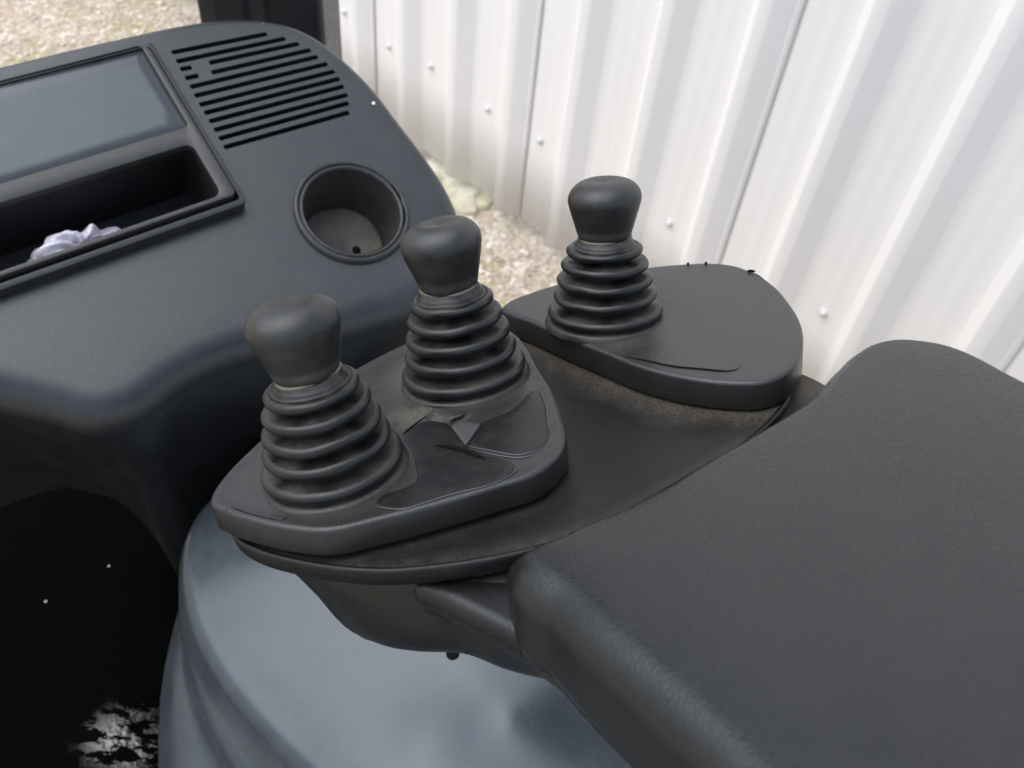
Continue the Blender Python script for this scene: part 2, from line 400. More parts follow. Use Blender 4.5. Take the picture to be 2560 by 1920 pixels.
def sheet(k0):
    pr = [(rib_s(k0)+RS*0.8, -DQ-0.001)]
    for k in range(k0+1, k0+4):
        s0 = rib_s(k)
        ps = s0-CR-LS-PAN
        for fx in (0.30, 0.62):        # shallow stiffening swages in the pan
            a = ps+PAN*fx; pr += [(a-.010, -DQ), (a-.004, -DQ+.0007), (a+.010, -DQ+.0007), (a+.016, -DQ)]
        pr += [(s0-CR-LS-.002, -DQ), (s0-CR-LS+.0015, -DQ+.0018), (s0-CR-.0018, -.0022), (s0-CR+.0018, 0), (s0-.0018, 0), (s0+.0018, -.0018)]
        if k < k0+3: pr += [(s0+RS-.003, -DQ+.002), (s0+RS+.001, -DQ)]
        else: pr += [(s0+RS-.004, -DQ+.007), (s0+RS+.012, -DQ+.0055)]
    V, Fs = [], []; zs = [BASEZ, 0.35, 1.2, 3.4]
    for z in zs:
        for s_, q in pr: V.append(wall_pt(s_, q, z))
    n = len(pr)
    for j in range(len(zs)-1):
        for i in range(n-1): Fs.append((j*n+i, j*n+i+1, (j+1)*n+i+1, (j+1)*n+i))
    o = mesh('cladding_sheet', V, Fs, M['clad'], wall, smooth=True, angle=28)
    md = o.modifiers.new('thick', 'SOLIDIFY'); md.thickness = 0.0014; md.offset = 0
for k0 in (-9, -6, -3, 0, 3, 6, 9): sheet(k0)
mt, t, b = newmat('screw_cap'); b.inputs['Base Color'].default_value = (0.62, 0.62, 0.62, 1); b.inputs['Roughness'].default_value = 0.4; M['screw'] = mt
SPF = Frame(wall_pt(0, -DQ, 0), -wn, wd)
prof_s = [(.0135, 0), (.0135, .0025), (.0118, .004), (.0088, .004), (.0085, .011), (.0062, .013), (.0001, .0134)]
for x, y in ((862, 29), (974, 115), (1079, 165), (1221, 271), (1352, 350), (1675, 557), (2060, 781), (2291, 653)):
    q = SPF.px(x, y); lathe('screw', prof_s, SPF.w(q[0], q[1]), -wn, M['screw'], wall, seg=10)

# ------------------------------------------------------------------ lever console on the armrest
K = Frame(at(841, 1163, 0.33), R @ np.array([-.12, .88, .46]), R @ np.array([1, 0, 0.]))
ROOT = K.w(0.08, 0.0, -0.06)
cons = empty('lever_console', ROOT, 'black lever console with two raised rubber pads carrying the levers', 'console')
PH = 0.0130
pad1 = smooth_loop(K.pts([(538, 1249), (545, 1224), (562, 1199), (654, 1104), (770, 1004), (898, 921), (1002, 867), (1110, 822), (1200, 806), (1268, 828), (1310, 870), (1337, 918), (1372, 975), (1393, 1040), (1402, 1085), (1397, 1114), (1374, 1146), (1330, 1177), (1240, 1207), (1133, 1239), (952, 1287), (816, 1316), (726, 1310), (636, 1291), (572, 1270)]), 200)
pad3 = smooth_loop(K.pts([(1262, 770), (1276, 755), (1330, 733), (1379, 717), (1500, 690), (1623, 670), (1710, 662), (1785, 660), (1829, 665), (1872, 680), (1924, 712), (1966, 760), (1988, 797), (1997, 845), (1992, 878), (1976, 910), (1945, 935), (1899, 949), (1829, 950), (1710, 936), (1601, 909), (1520, 877), (1411, 833), (1330, 797), (1276, 777)]), 200)
DECKH = -PH-0.0005
deck = smooth_loop(K.pts([(600, 1325), (620, 1350), (650, 1366), (753, 1395), (888, 1414), (970, 1417), (1078, 1409), (1268, 1379), (1369, 1354), (1470, 1320), (1600, 1259), (1673, 1219), (1808, 1138), (1909, 1057), (1952, 1003), (1960, 940), (1900, 800), (1700, 730), (1400, 770), (1290, 830), (1150, 860), (1000, 900), (800, 1060), (660, 1200), (600, 1285)], DECKH), 240)
pad1c, pad3c = ccw(pad1), ccw(pad3)

L1, L2, L3 = K.px(841, 1163), K.px(1158.6, 932.8), K.px(1512, 801)
def dust_pad(L_list, extra=()):
    def fn(P, z):
        p3 = np.c_[P, P[:, 0]*0]; r = np.zeros(len(P)); nz = fbm(p3, 160, 4); nz2 = fbm(p3+5, 45, 3)
        for (L, rr, a0) in L_list:
            d = np.linalg.norm(P-L, axis=1)-rr
            r = np.maximum(r, np.clip(1-np.abs(d)/0.010, 0, 1)*np.clip(nz2*2.6-.75, 0, 1)*a0)
        for (x, y, rr, a0) in extra:
            d = np.linalg.norm(P-K.px(x, y), axis=1); r = np.maximum(r, np.clip(1.3-d/rr, 0, 1)*np.clip(nz*5-2.0, 0, 1)*a0)
        return np.clip(r, 0, 1)
    return fn
o1 = slab('lever_pad', K, pad1, roundprof(0.0018, 0.0102, 6, extra=((.0014, .0108), (-.0012, .0110), (-.0016, PH+.001))), M['pad'], cons, grid=.0022,
     zf=lambda P: -0.0010*np.clip((0.5-np.abs(dist_loop(P, pad1c)-.004)/.008), 0, .5), dust_or_glint=dust_pad([(L1, .026, .25), (L2, .027, .4)], ((1045, 1040, .012, 1.0), (1095, 1050, .007, .8), (1140, 1052, .008, .6))))
o1['label'] = 'cracked front pad carrying two levers'
o3 = slab('lever_pad', K, pad3, roundprof(0.0018, 0.0118, 6, extra=((.0014, .0124), (-.0006, .0126), (-.0010, PH+.002))), M['pad'], cons, grid=.0022,
     dust_or_glint=dust_pad([(L3, .027, .5)], ((1390, 840, .012, .9), (1440, 858, .012, .6))))
o3['label'] = 'rear pad carrying one lever'
def deck_dust(P, z):
    p3 = np.c_[P, P[:, 0]*0]; d3 = dist_loop(P, pad3c); d1 = dist_loop(P, pad1c); de = dist_loop(P, ccw(deck)); nz = fbm(p3, 70, 4); nf = fbm(p3+3, 260, 3)
    a = np.clip(1.25-d3/(.009+.012*nz), 0, 1)*(.40+.45*nf); bb = np.clip(1-d1/.007, 0, 1)*.35*(nz*1.6); e = np.clip(1-de/.006, 0, 1)*.35*nf*1.6
    right = np.clip((P[:, 0]-K.px(1800, 1100)[0])/.03, 0, 1)*nz*1.1*.6
    return np.clip(np.maximum.reduce([a, bb, e, right]), 0, 1)
dcw = ccw(deck)
slab('deck', K, deck, [(.0010, -.0002), (.0016, -.0009), (.0024, -.0009), (.0030, -.0003), (.0032, .0006), (.0028, .0040), (.0018, .0062), (.0004, .0072)], M['deck'], cons, h0=DECKH, grid=.0024, dust_or_glint=deck_dust,
     zf=lambda P: -0.0012*np.clip(1-dist_loop(P, dcw)/.006, 0, 1)*0)
# lower shelf between the deck and the armrest
shelf = smooth_loop(K.pts([(1968, 925), (2012, 940), (2088, 982), (2250, 1100), (2250, 1300), (1900, 1450), (1500, 1460), (1300, 1420), (1300, 1386), (1480, 1300), (1690, 1180), (1850, 1060), (1930, 960)], DECKH-.002), 140)
slab('shelf', K, shelf, roundprof(.0015, .012, 4), M['deck'], cons, h0=DECKH-.0020, grid=.004, dust_or_glint=lambda P, z: .75*np.clip(fbm(np.c_[P, P[:, 0]*0], 60, 4)*2.4-.8, 0, 1))
# housing below the deck
def loft(name, loops, mat, parent, close=True, angle=None):
    V = np.vstack(loops); n = len(loops[0]); Fs = []
    for j in range(len(loops)-1):
        for i in range(n): Fs.append((j*n+i, (j+1)*n+i, (j+1)*n+(i+1) % n, j*n+(i+1) % n))
    if close: Fs.append(tuple(range((len(loops)-1)*n, len(loops)*n)))
    return mesh(name, V, Fs, mat, parent, angle=angle)
def loop3(l, h, n=96):
    q = smooth_loop(K.pts(l, h), n); q = ccw(q); return q
def w3(q, h): return np.array([K.w(a, b_, h) for a, b_ in q])
def align(q):           # start every loop at its leftmost point
    return np.roll(q, -int(np.argmin(q[:, 0])), 0)
top = align(loop3([(650, 1378), (722, 1404), (800, 1412), (890, 1420), (970, 1423), (1078, 1416), (1300, 1400), (1500, 1330), (1650, 1200), (1500, 1000), (1100, 1000), (760, 1180), (660, 1310)], -.0198))
mid = align(loop3([(735, 1432), (780, 1460), (860, 1480), (960, 1490), (1060, 1500), (1150, 1532), (1260, 1585), (1420, 1640), (1650, 1500), (1500, 1060), (1100, 1080), (800, 1290), (730, 1400)], -.030))
low = align(loop3([(842, 1546), (880, 1572), (930, 1590), (1020, 1606), (1150, 1622), (1280, 1670), (1480, 1700), (1600, 1500), (1480, 1180), (1150, 1250), (900, 1450), (845, 1525)], -.052))
bot = align(loop3([(900, 1590), (930, 1603), (970, 1617), (1040, 1628), (1160, 1634), (1290, 1680), (1440, 1690), (1500, 1500), (1400, 1300), (1200, 1350), (980, 1500), (905, 1578)], -.060))
hl4 = np.stack([w3(top, -.0198), w3(mid, -.030), w3(low, -.052), w3(bot, -.060)])
hl12 = np.stack([smooth_path(hl4[:, i], 16) for i in range(hl4.shape[1])], 1)
loft('housing', list(hl12), M['housing'], cons)
# beam that joins the console to the armrest
beam = smooth_loop(K.pts([(1052, 1437), (1085, 1450), (1150, 1482), (1245, 1528), (1400, 1605), (1700, 1650), (1900, 1500), (1700, 1330), (1400, 1360), (1200, 1400), (1085, 1424), (1056, 1430)], -.022), 120)
slab('support_beam', K, beam, roundprof(.0042, .006, 6, extra=((.0042, .0075), (.0035, .0082), (.0036, .0086), (.0026, .013), (.000, .016))), M['housing'], cons, h0=-.022, close=True)

# cracks, torn film and worn patches on the pads
def on_pad(l, n=50, h=0.0002, frm=K):
    q = smooth_path(frm.pts(l, h), n); return np.array([frm.w(a, b_, h) for a, b_ in q])
Z5 = lambda l: [(900+.2532*x, 950+.2532*y) for x, y in l]
Z2 = lambda l: [(500+.452*x, 700+.452*y) for x, y in l]
Z3 = lambda l: [(950+.5425*x, 400+.5425*y) for x, y in l]
curveB = Z5([(170, 1150), (140, 1205), (190, 1255), (420, 1275), (600, 1225), (800, 1160), (1000, 1105), (1200, 1060), (1350, 1010), (1450, 960), (1520, 905), (1550, 860), (1530, 810)])
tube('torn_edge', on_pad(curveB, 70), .00022, M['ridge'], cons)
tube('torn_edge', on_pad(Z5([(1000, 640), (1120, 665), (1250, 690), (1400, 720), (1560, 740), (1680, 715), (1760, 685), (1840, 640)])), .00024, M['ridge'], cons)
tube('torn_edge', on_pad(Z5([(1090, 680), (1250, 720), (1400, 750), (1560, 768), (1660, 755), (1745, 725)])), .00026, M['ridge'], cons)
tube('crack', on_pad(Z5([(650, 360), (560, 425), (470, 495), (415, 540)])), .00035, M['crack'], cons)
tube('crack', on_pad(Z5([(740, 643), (880, 665), (1000, 690), (1100, 725), (1250, 790)])), .0009, M['crack'], cons)
tube('crack', on_pad(Z2([(140, 1280), (165, 1258), (260, 1290), (430, 1330), (492, 1308)]), h=-.0002), .0003, M['crack'], cons)
tube('crack', on_pad(Z3([(1130, 905), (1230, 925), (1350, 950), (1480, 963), (1590, 972), (1640, 965), (1662, 952)])), .0004, M['crack'], cons)
tube('crack', on_pad(Z3([(1690, 508), (1740, 530), (1790, 572), (1830, 615), (1865, 655)]), h=-.0003), .0003, M['crack'], cons)
for l in (Z3([(1500, 478), (1506, 472)]), Z3([(1418, 481), (1424, 478)]), Z3([(1690, 512), (1730, 514)])):
    tube('crack', on_pad([l[0], ((l[0][0]+l[1][0])/2, (l[0][1]+l[1][1])/2-1), l[1]], 8, h=.0006), .0007, M['crack'], cons)
def patch(nm, l, mat, hh=.0001, n=70):
    return slab(nm, K, smooth_loop(K.pts(l, hh), n), [(.0004, .0001), (.0006, .0012)], mat, cons, h0=hh, grid=.003, zf=lambda P: .00012*(fbm(np.c_[P, P[:, 0]*0], 120)-.5))
patch('worn_patch', Z5([(560, 1010), (420, 1080), (230, 1140), (170, 1190), (220, 1240), (420, 1262), (600, 1212), (800, 1147), (1000, 1092), (1200, 1047), (1350, 997), (1480, 900), (1515, 840), (1440, 800), (1200, 740), (1050, 655), (930, 480), (860, 440), (640, 410), (445, 560), (525, 700), (560, 850)]), M['worn'])
patch('worn_patch', Z5([(1190, 440), (1500, 300), (1740, 100), (1800, 200), (1830, 400), (1850, 560), (1800, 640), (1680, 700), (1560, 728), (1400, 708), (1250, 678), (1080, 640)]), M['worn'])
fl = K.pts(Z5([(900, 452), (1000, 400), (1185, 432), (1040, 636)]), .0012)
slab('torn_flap', K, resample(ccw(fl), 40), [(.0001, .0001), (.0001, .0009)], M['flap'], cons, h0=.0012, grid=.002)
tube('torn_flap', on_pad(Z5([(880, 400), (930, 372), (990, 350), (1028, 308)]), 20, .0012), .0010, M['pad'], cons)

# ------------------------------------------------------------------ the three levers
def boot_profile():
    rings = [(27.0, 4.2, 2.45), (24.2, 13.8, 2.4), (22.4, 22.8, 2.35), (20.3, 31.6, 2.3), (17.6, 40.0, 2.25)]
    p = [(28.6, -3.5), (28.2, -.6), (27.2, .3), (25.6, .8)]
    for i, (Rr, h, mr) in enumerate(rings):
        for a in np.linspace(-100, 100, 11):
            p.append((Rr-mr+mr*math.cos(rad(a)), h+mr*1.15*math.sin(rad(a))))
        if i < len(rings)-1:
            R2, h2, m2 = rings[i+1]; v = min(Rr, R2)-6.6
            p += [(v+1.6, h+mr*1.05+.8), (v+.1, h+mr+2.0), (v, (h+h2)/2+.6), (v+.4, h2-m2-1.2), (R2-m2-1.4, h2-m2-.3)]
    p += [(14.9, 42.4), (13.9, 42.9), (13.6, 44.0), (13.4, 44.7), (12.7, 45.1), (12.5, 46.6), (12.1, 47.1), (11.2, 47.2), (10.9, 45.5)]
    return p, rings
BP, RINGS = boot_profile()
def knob_profile():
    c_ = [(9.5, 48.4), (11.2, 48.7), (11.9, 49.6), (13.1, 54.0), (14.4, 59.0), (15.7, 64.0), (16.4, 67.0), (16.7, 69.4), (16.4, 71.8), (15.3, 74.2), (13.2, 76.5), (10.4, 78.1), (7.4, 78.9), (4.6, 79.0), (2.0, 79.0), (0.02, 79.0)]
    c_ = [(r, 46.6+(h-48.6)*1.065) for r, h in c_]
    return smooth_path(np.array(c_), 46)
KP = knob_profile()
def lever(x, y, lean, ratio, sc, label, twist, seed, knob_lean=0.0, dish=1.0, hs_=0.875):
    base2 = K.px(x, y); P = K.w(base2[0], base2[1], 0.0006); ax = axis_from_view(x, y, lean, ratio)
    r0 = empty('control_lever', P, label, 'lever', 'rubber booted control levers')
    s = sc*0.001
    nb = lambda a, h: (vnoise(np.array([math.cos(a)*2+seed, math.sin(a)*2+5, h*.11]), 1.0)-.5)
    def shp(r, h, a):
        k = max(0, min(1, h/40)); return r+nb(a, h)*0.3, (h+nb(a+1.7, h*1.7+9)*1.3*min(1, max(0, h)/10))*hs_
    def dst(r, h, a):
        if h < 1.2: return .5*max(0, min(1, fbm(np.array([math.cos(a)*3, math.sin(a)*3, seed]), 1.6)*2.4-.7))
        d = min(abs(h-q[1])/3.2+max(0, (q[0]-r)/5.0) for q in RINGS)
        v = max(0, min(1, d-.55)); n_ = vnoise(np.array([math.cos(a)*3+seed, math.sin(a)*3, h*.25]), 1.2)
        return min(1, v*max(0, n_*2.6-.75)*.7)
    lathe('boot', BP, P, ax, M['rubber'], r0, 72, shape=shp, dust_or_glint=dst, scale=s)
    ax2 = unit(ax+R @ np.array([knob_lean, 0, 0]))
    lathe('neck_ring', [(11.6, 45.6), (12.5, 46.6), (12.7, 47.4), (12.2, 48.0), (11.0, 47.9), (10.2, 46.4)], P, ax, M['grease'], r0, 48, shape=lambda r, h, a: (r-.5+.55*math.sin(a*3+seed), (h+.35*math.sin(a*2+seed*2))*hs_), scale=s)
    def ks(r, h, a):
        k = max(0, (h-50)/28); top = max(0, min(1, (h-74)/4))
        rr = r*(1+0.022*math.cos(3*(a-twist))*k+0.02*math.cos(2*(a-twist*.7))*k)
        hh = h-dish*top*(1-min(1, r/14))**2*1.5-(0.05*r*math.sin(a-twist))*k
        return rr, hh*hs_
    lathe('knob', KP, P+ax*0.0-0*ax2, ax2, M['knob'], r0, 64, shape=ks, scale=s, dust_or_glint=lambda r, h, a: .35*max(0, 1-abs(h-51)/3.0)+.25*max(0, vnoise(np.array([math.cos(a)*2, math.sin(a)*2, h*.2+seed]), 1.3)*2-1.1))
    return r0
lever(837, 1175, -16.0, .50, .95, 'nearest black rubber lever with smooth domed knob, leftmost of three', 0.4, 1.3, dish=0.2)
lever(1163, 941, -10.0, .42, .965, 'middle black rubber lever with dished knob above the cracked pad', 1.2, 4.1, dish=1.3)
lever(1513, 793, -0.5, .36, .97, 'farthest black rubber lever with dished knob against the white cladding', 2.0, 7.7, dish=1.1, hs_=.82)

# ------------------------------------------------------------------ armrest
ar_l = [(1362, 1376), (1425, 1344), (1605, 1264), (1808, 1148), (1935, 1076), (2085, 977), (2145, 913), (2185, 874), (2215, 856), (2250, 851), (2314, 856), (2560, 961), (2800, 1070), (2950, 1250), (3000, 1700), (2900, 2300), (2650, 2520), (2450, 2390), (2200, 2140), (1977, 1930), (1842, 1789), (1706, 1668), (1538, 1526), (1445, 1440), (1378, 1396)]
ARH = 0.002
arl = ccw(smooth_loop(K.pts(ar_l, ARH), 260)); arn = normals2(arl)
ldir = unit(K.px(1300, 1560, ARH)-K.px(1450, 1430, ARH))
def arprof(i):
    k = float(np.clip((arn[i] @ ldir+.55)/1.15, 0, 1)); k = k*k*(3-2*k); r = .0035+.0095*k
    p = [(r*math.sin(t_), r*(1-math.cos(t_))) for t_ in np.linspace(0, math.pi/2, 11)[1:]]
    dd = .018+.0085*k
    return p+[(r+.0006, dd), (r+.0002, dd+.004), (r-.0012, dd+.0052), (r-.0012, dd+.0062), (r-.0006, dd+.0068), (r-.003, dd+.012), (r-.012, dd+.018)]
arm = empty('armrest', K.w(*K.px(1900, 1400), -.05), 'large charcoal padded armrest with rounded edge, at lower right', 'armrest')
slab('cushion', K, arl, arprof, M['armrest'], arm, h0=ARH, grid=.006, close=True, zf=lambda P: .0010*np.clip(dist_loop(P, arl)/.03, 0, 1)**.5+.0000*P[:, 0])

# ------------------------------------------------------------------ dashboard
r_ = unit(ray(880, 530)); a_ = rad(18); mm = R @ np.array([math.sin(a_), math.cos(a_), 0]); mm = unit(mm-(mm @ r_)*r_)
DN = unit(-r_*.843+mm*math.sqrt(1-.843**2))
Dp = at(880, 530, 0.70); D0 = Frame(Dp, DN, R @ np.array([1, 0, 0.]))
q0, q1 = D0.px(0, 736), D0.px(614, 517)
D = Frame(Dp, DN, D0.u*(q1-q0)[0]+D0.v*(q1-q0)[1])
dash = empty('dashboard', D.w(0, 0, -.3), 'dark grey dashboard panel with vent slots, storage bin and cup holder', 'dashboard')
dl = [(-420, 288), (-200, 232), (0, 182), (298, 110), (497, 69), (587, 60), (680, 66), (730, 79), (785, 107), (833, 144), (920, 229), (980, 308), (1034, 378), (1083, 452), (1106, 510), (1118, 575), (1098, 650), (1014, 706), (852, 755), (652, 795), (502, 842), (394, 898), (322, 950), (268, 970), (180, 948), (60, 917), (-150, 866), (-420, 810)]
dflat = ccw(smooth_loop(D.pts(dl), 260)); dnn = normals2(dflat)
cupc = D.px(880, 531); CUPR = 0.0375
slots = []
SL = [((115, 262), (980, 92)), ((158, 345), (1150, 135)), ((193, 417), (287, 400)), ((460, 357), (1275, 182)), ((238, 500), (350, 475)), ((480, 447), (1383, 240)), ((285, 580), (1450, 302)), ((325, 662), (1540, 367)), ((370, 745), (1605, 437)), ((415, 820), (1650, 505)), ((460, 897), (1690, 575)), ((505, 977), (1725, 652)), ((550, 1056), (1735, 729)), ((595, 1137), (1738, 816))]
for a, b_ in SL:
    A, B = D.px(400+.2712*a[0], 60+.2712*a[1]), D.px(400+.2712*b_[0], 60+.2712*b_[1]); t_ = unit(B-A); n_ = np.array([-t_[1], t_[0]])*.0021
    slots.append(np.array([A-n_, B-n_, B+t_*.0008, B+n_, A+n_, A-t_*.0008]))
circ = lambda c_, r, n=64: np.array([(c_[0]+r*math.cos(2*math.pi*i/n), c_[1]+r*math.sin(2*math.pi*i/n)) for i in range(n)])
MH = .010
mxy = D.pts([(378, 102), (616, 505), (0, 722), (0, 186)], MH)
MX1 = (mxy[0, 0]+mxy[1, 0])/2; MY0 = D.px(300, 616, MH)[1]; MY1 = mxy[0, 1]-.001; MX0 = D.px(-380, 500)[0]
modhole = rrect(MX0+.004, MY0+.004, MX1-.004, MY1-.004, .003)
fdir = unit(D.px(600, 900)-D.px(500, 600)); fdir2 = unit(D.px(100, 1100)-D.px(150, 700))
def dprof(i):
    k = float(np.clip((max(dnn[i] @ fdir, dnn[i] @ fdir2)+.25)/1.0, 0, 1)); k = k*k*(3-2*k); r = .008+.019*k
    p = [(r*math.sin(t_), r*(1-math.cos(t_))) for t_ in np.linspace(0, math.pi/2*.92, 11)[1:]]
    return p
def ddrop(i, dz, dn, din):
    k = float(np.clip((max(dnn[i] @ fdir, dnn[i] @ fdir2)+.1)/.8, 0, 1)); o_ = dnn[i]*din*k
    return np.array([0, 0, -dz])-D.n*dn-D.u*o_[0]-D.v*o_[1]
xl0, xl1 = D.px(-300, 850)[0], D.px(0, 910)[0]
xr0, xr1 = D.px(130, 935)[0], D.px(335, 925)[0]
def dlow(i): return 1.0+1.2*float(np.clip((xl1-dflat[i, 0])/(xl1-xl0), 0, 1))+6.0*float(np.clip((dflat[i, 0]-xr0)/(xr1-xr0), 0, 1))**2
slab('panel', D, dflat, dprof, M['dash'], dash, holes=[circ(cupc, CUPR+.0005)]+slots+[modhole], hole_prof=((.0002, .0006), (.0002, .006)), grid=.012, drop=[lambda i: ddrop(i, .035, .010, .008), lambda i: ddrop(i, .045, .012, .014), lambda i: ddrop(i, .045*dlow(i), .012, .012)], angle=40)
va, vb = D.px(400, 110), D.px(860, 380)
slab('vent_backing', D, circ(D.px(640, 240), .058, 40), [(0, .004)], M['dark'], dash, h0=-.012)  # dark disc added behind the slots to keep them black and stop light leaks
# cup holder
cup = empty('cup_holder', D.w(cupc[0], cupc[1], -.06)-world_loc(dash)); cup.parent = dash
CP = D.w(cupc[0], cupc[1], 0)
lathe('rim', [(.0454, -.0025), (.0450, .0008), (.0442, .0030), (.0431, .0042), (.0420, .0044), (.0412, .0036), (.0407, .0018), (.0402, .0018), (.0396, .0036), (.0386, .0040), (.0376, .0034), (.0366, .0006)], CP, D.n, M['frame'], cup, 80)
lathe('well', [(.0366, .0020), (.0358, -.004), (.0352, -.030), (.0345, -.058), (.0330, -.062)], CP, D.n, M['cup'], cup, 64, dust_or_glint=lambda r, h, a: max(0, min(1, (-h-.012)/.05))*.5*fbm(np.array([math.cos(a)*3, math.sin(a)*3, h*60]), 1.2))
fl_ = circ(cupc, .0335, 48)
slab('floor', D, fl_, [(.0005, .001)], M['cup'], cup, h0=-.0500, grid=.003, zf=lambda P: .0016*(fbm(np.c_[P, P[:, 0]*0], 90)-.5), dust_or_glint=lambda P, z: np.clip(.45+1.1*(fbm(np.c_[P, P[:, 0]*0], 60)-.3), 0, 1))
for dx, dy in ((-.006, -.014), (.008, -.010)):
    lathe('drain_hole', [(.0035, -.0496), (.0032, -.0486), (.0001, -.0486)], D.w(cupc[0]+dx, cupc[1]+dy, 0), D.n, M['crack'], cup, 16)
for a0, a1 in ((-8, 14), (-42, -16)):
    al = [D.w(cupc[0]+.0406*math.cos(rad(a)), cupc[1]+.0406*math.sin(rad(a)), .0034) for a in np.linspace(a0, a1, 14)]
    tube('rim_slot', al, .0010, M['crack'], cup)
# display / storage module
mod = empty('storage_module', D.w((MX0+MX1)/2, (MY0+MY1)/2, -.03)-world_loc(dash)); mod.parent = dash
LY0 = D.px(200, 402, .012)[1]; LY1 = D.px(200, 153, .012)[1]; LX1 = D.px(420, 225, .012)[0]
BX1 = D.px(530, 440, .013)[0]; BY1 = D.px(250, 427, .013)[1]; BY0 = D.px(280, 583, .013)[1]
lidhole = rrect(MX0+.006, LY0, LX1, LY1, .004); binhole = rrect(MX0+.006, BY0, BX1, BY1, .007)
slab('lower_frame', D, rrect(MX0, MY0, MX1, MY1, .004), [(.0006, .0004), (.0008, .0012), (.0004, .012)], M['frame'], mod, holes=[rrect(MX0+.003, MY0+.0035, MX1-.0028, MY1-.003, .003)], hole_prof=((0, .006),), h0=MH, angle=35)
slab('groove', D, rrect(MX0+.002, MY0+.003, MX1-.002, MY1-.002, .003), [(0, .002)], M['crack'], mod, holes=[rrect(MX0+.007, MY0+.010, MX1-.008, MY1-.009, .003)], hole_prof=((0, .002),), h0=.005)
slab('upper_frame', D, rrect(MX0+.0035, MY0+.0075, MX1-.0052, MY1-.0050, .004), [(.0006, .0002), (.0010, .0010), (.0010, .009)], M['frame'], mod, holes=[lidhole, binhole], hole_prof=((.0005, .0003), (.0008, .0012), (.0008, .006)), h0=.0130, angle=35)
slab('lid', D, rrect(MX0+.0062, LY0+.0006, LX1-.0006, LY1-.0006, .0036), [(.0003, .0003), (.0003, .003)], M['lid'], mod, h0=.0112, grid=.01, zf=lambda P: .0015*((P[:, 0]-MX1)/.2)**2)
bh = ccw(binhole); V, Fs = [], []; nb_ = len(bh); cen = bh.mean(0)
for h, s_ in ((.0080, 1.0), (-.02, .995), (-.050, .985), (-.054, .96)):
    for p in bh: q = cen+(p-cen)*s_; V.append(D.w(q[0], q[1], h))
for j in range(3):
    for i in range(nb_): Fs.append((j*nb_+(i+1) % nb_, (j+1)*nb_+(i+1) % nb_, (j+1)*nb_+i, j*nb_+i))
Fs.append(tuple(range(3*nb_, 4*nb_)))
mesh('bin', V, Fs, M['dark'], mod, angle=40)
lathe('paint_fleck', [(.0016, -.0004), (.0013, .0003), (.0001, .0004)], D.w(*D.px(934, 258), 0), D.n, M['fleck'], dash, 8)

# crumpled plastic bag in the bin
mt, t, b = newmat('bag_film'); c = coords(t)
n1 = noise(t, c, 45, 4); t.links.new(ramp(t, n1, 0.35, 0.7, (0.36, 0.34, 0.42, 1), (0.66, 0.64, 0.71, 1)), b.inputs['Base Color'])
b.inputs['Roughness'].default_value = 0.32; b.inputs['Transmission Weight'].default_value = 0.12; bump(t, b, noise(t, c, 75, 3), 0.8, 0.004); M['bag'] = mt
bc = D.px(200, 596, -.004); bw = abs(D.px(335, 560)[0]-D.px(35, 680)[0])/2*1.12
V, Fs = [], []; nu, nv = 90, 40
for j in range(nv+1):
    ph = math.pi/2*j/nv*1.15
    for i in range(nu):
        a = 2*math.pi*i/nu; d = np.array([math.cos(a)*math.sin(ph), math.sin(a)*math.sin(ph), math.cos(ph)])
        rr = 1+.35*(fbm(d*1.0+3, 2.6, 3)-.5)-.16*abs(fbm(d+9, 3.4, 2)-.5)*2+.05*math.sin(9*a+3*d[2]*4)
        V.append(D.w(bc[0]+d[0]*bw*rr*1.02, bc[1]-.006+d[1]*.024*rr, -.046+d[2]*.048*rr))
for j in range(nv):
    for i in range(nu): Fs.append((j*nu+i, (j+1)*nu+i, (j+1)*nu+(i+1) % nu, j*nu+(i+1) % nu))
tag(mesh('plastic_bag', V, Fs, M['bag'], origin=D.w(bc[0], bc[1], -.05)), 'crumpled pale lilac plastic bag inside the dashboard bin', 'bag')

# cab pillar behind the dashboard
pp = at(640, 60, 0.98); pfz = Frame(pp, (0, 0, 1), R @ np.array([1, 0, 0.]))
A, B = at(500, 60, .98), at(803, 100, .98); wv = B-A; wv[2] = 0; L = np.linalg.norm(wv); wv /= L; dv = np.cross([0, 0, 1.], wv); dv = dv if dv @ Yc*0+dv[1] > 0 else -dv
poly = [(0, 0), (.02, -.004), (L*.42, -.004), (L*.55, .010), (L*.95, .010), (L, .016), (L, .09), (0, .09)]
V, Fs = [], []
for z in (A[2]-.35, A[2]+.9):
    for s_, q in poly: p = A+wv*s_+dv*q; V.append((p[0], p[1], z))
n = len(poly)
for i in range(n): Fs.append((i, (i+1) % n, n+(i+1) % n, n+i))
Fs += [tuple(range(n))[::-1], tuple(range(n, 2*n))]
pil = mesh('cab_pillar', V, Fs, M['pillar'], smooth=False, origin=np.array([A[0], A[1], A[2]-.35]))
bv = pil.modifiers.new('bevel', 'BEVEL'); bv.width = .004; bv.segments = 3
tag(pil, 'black cab pillar rising behind the dashboard vents', 'pillar')

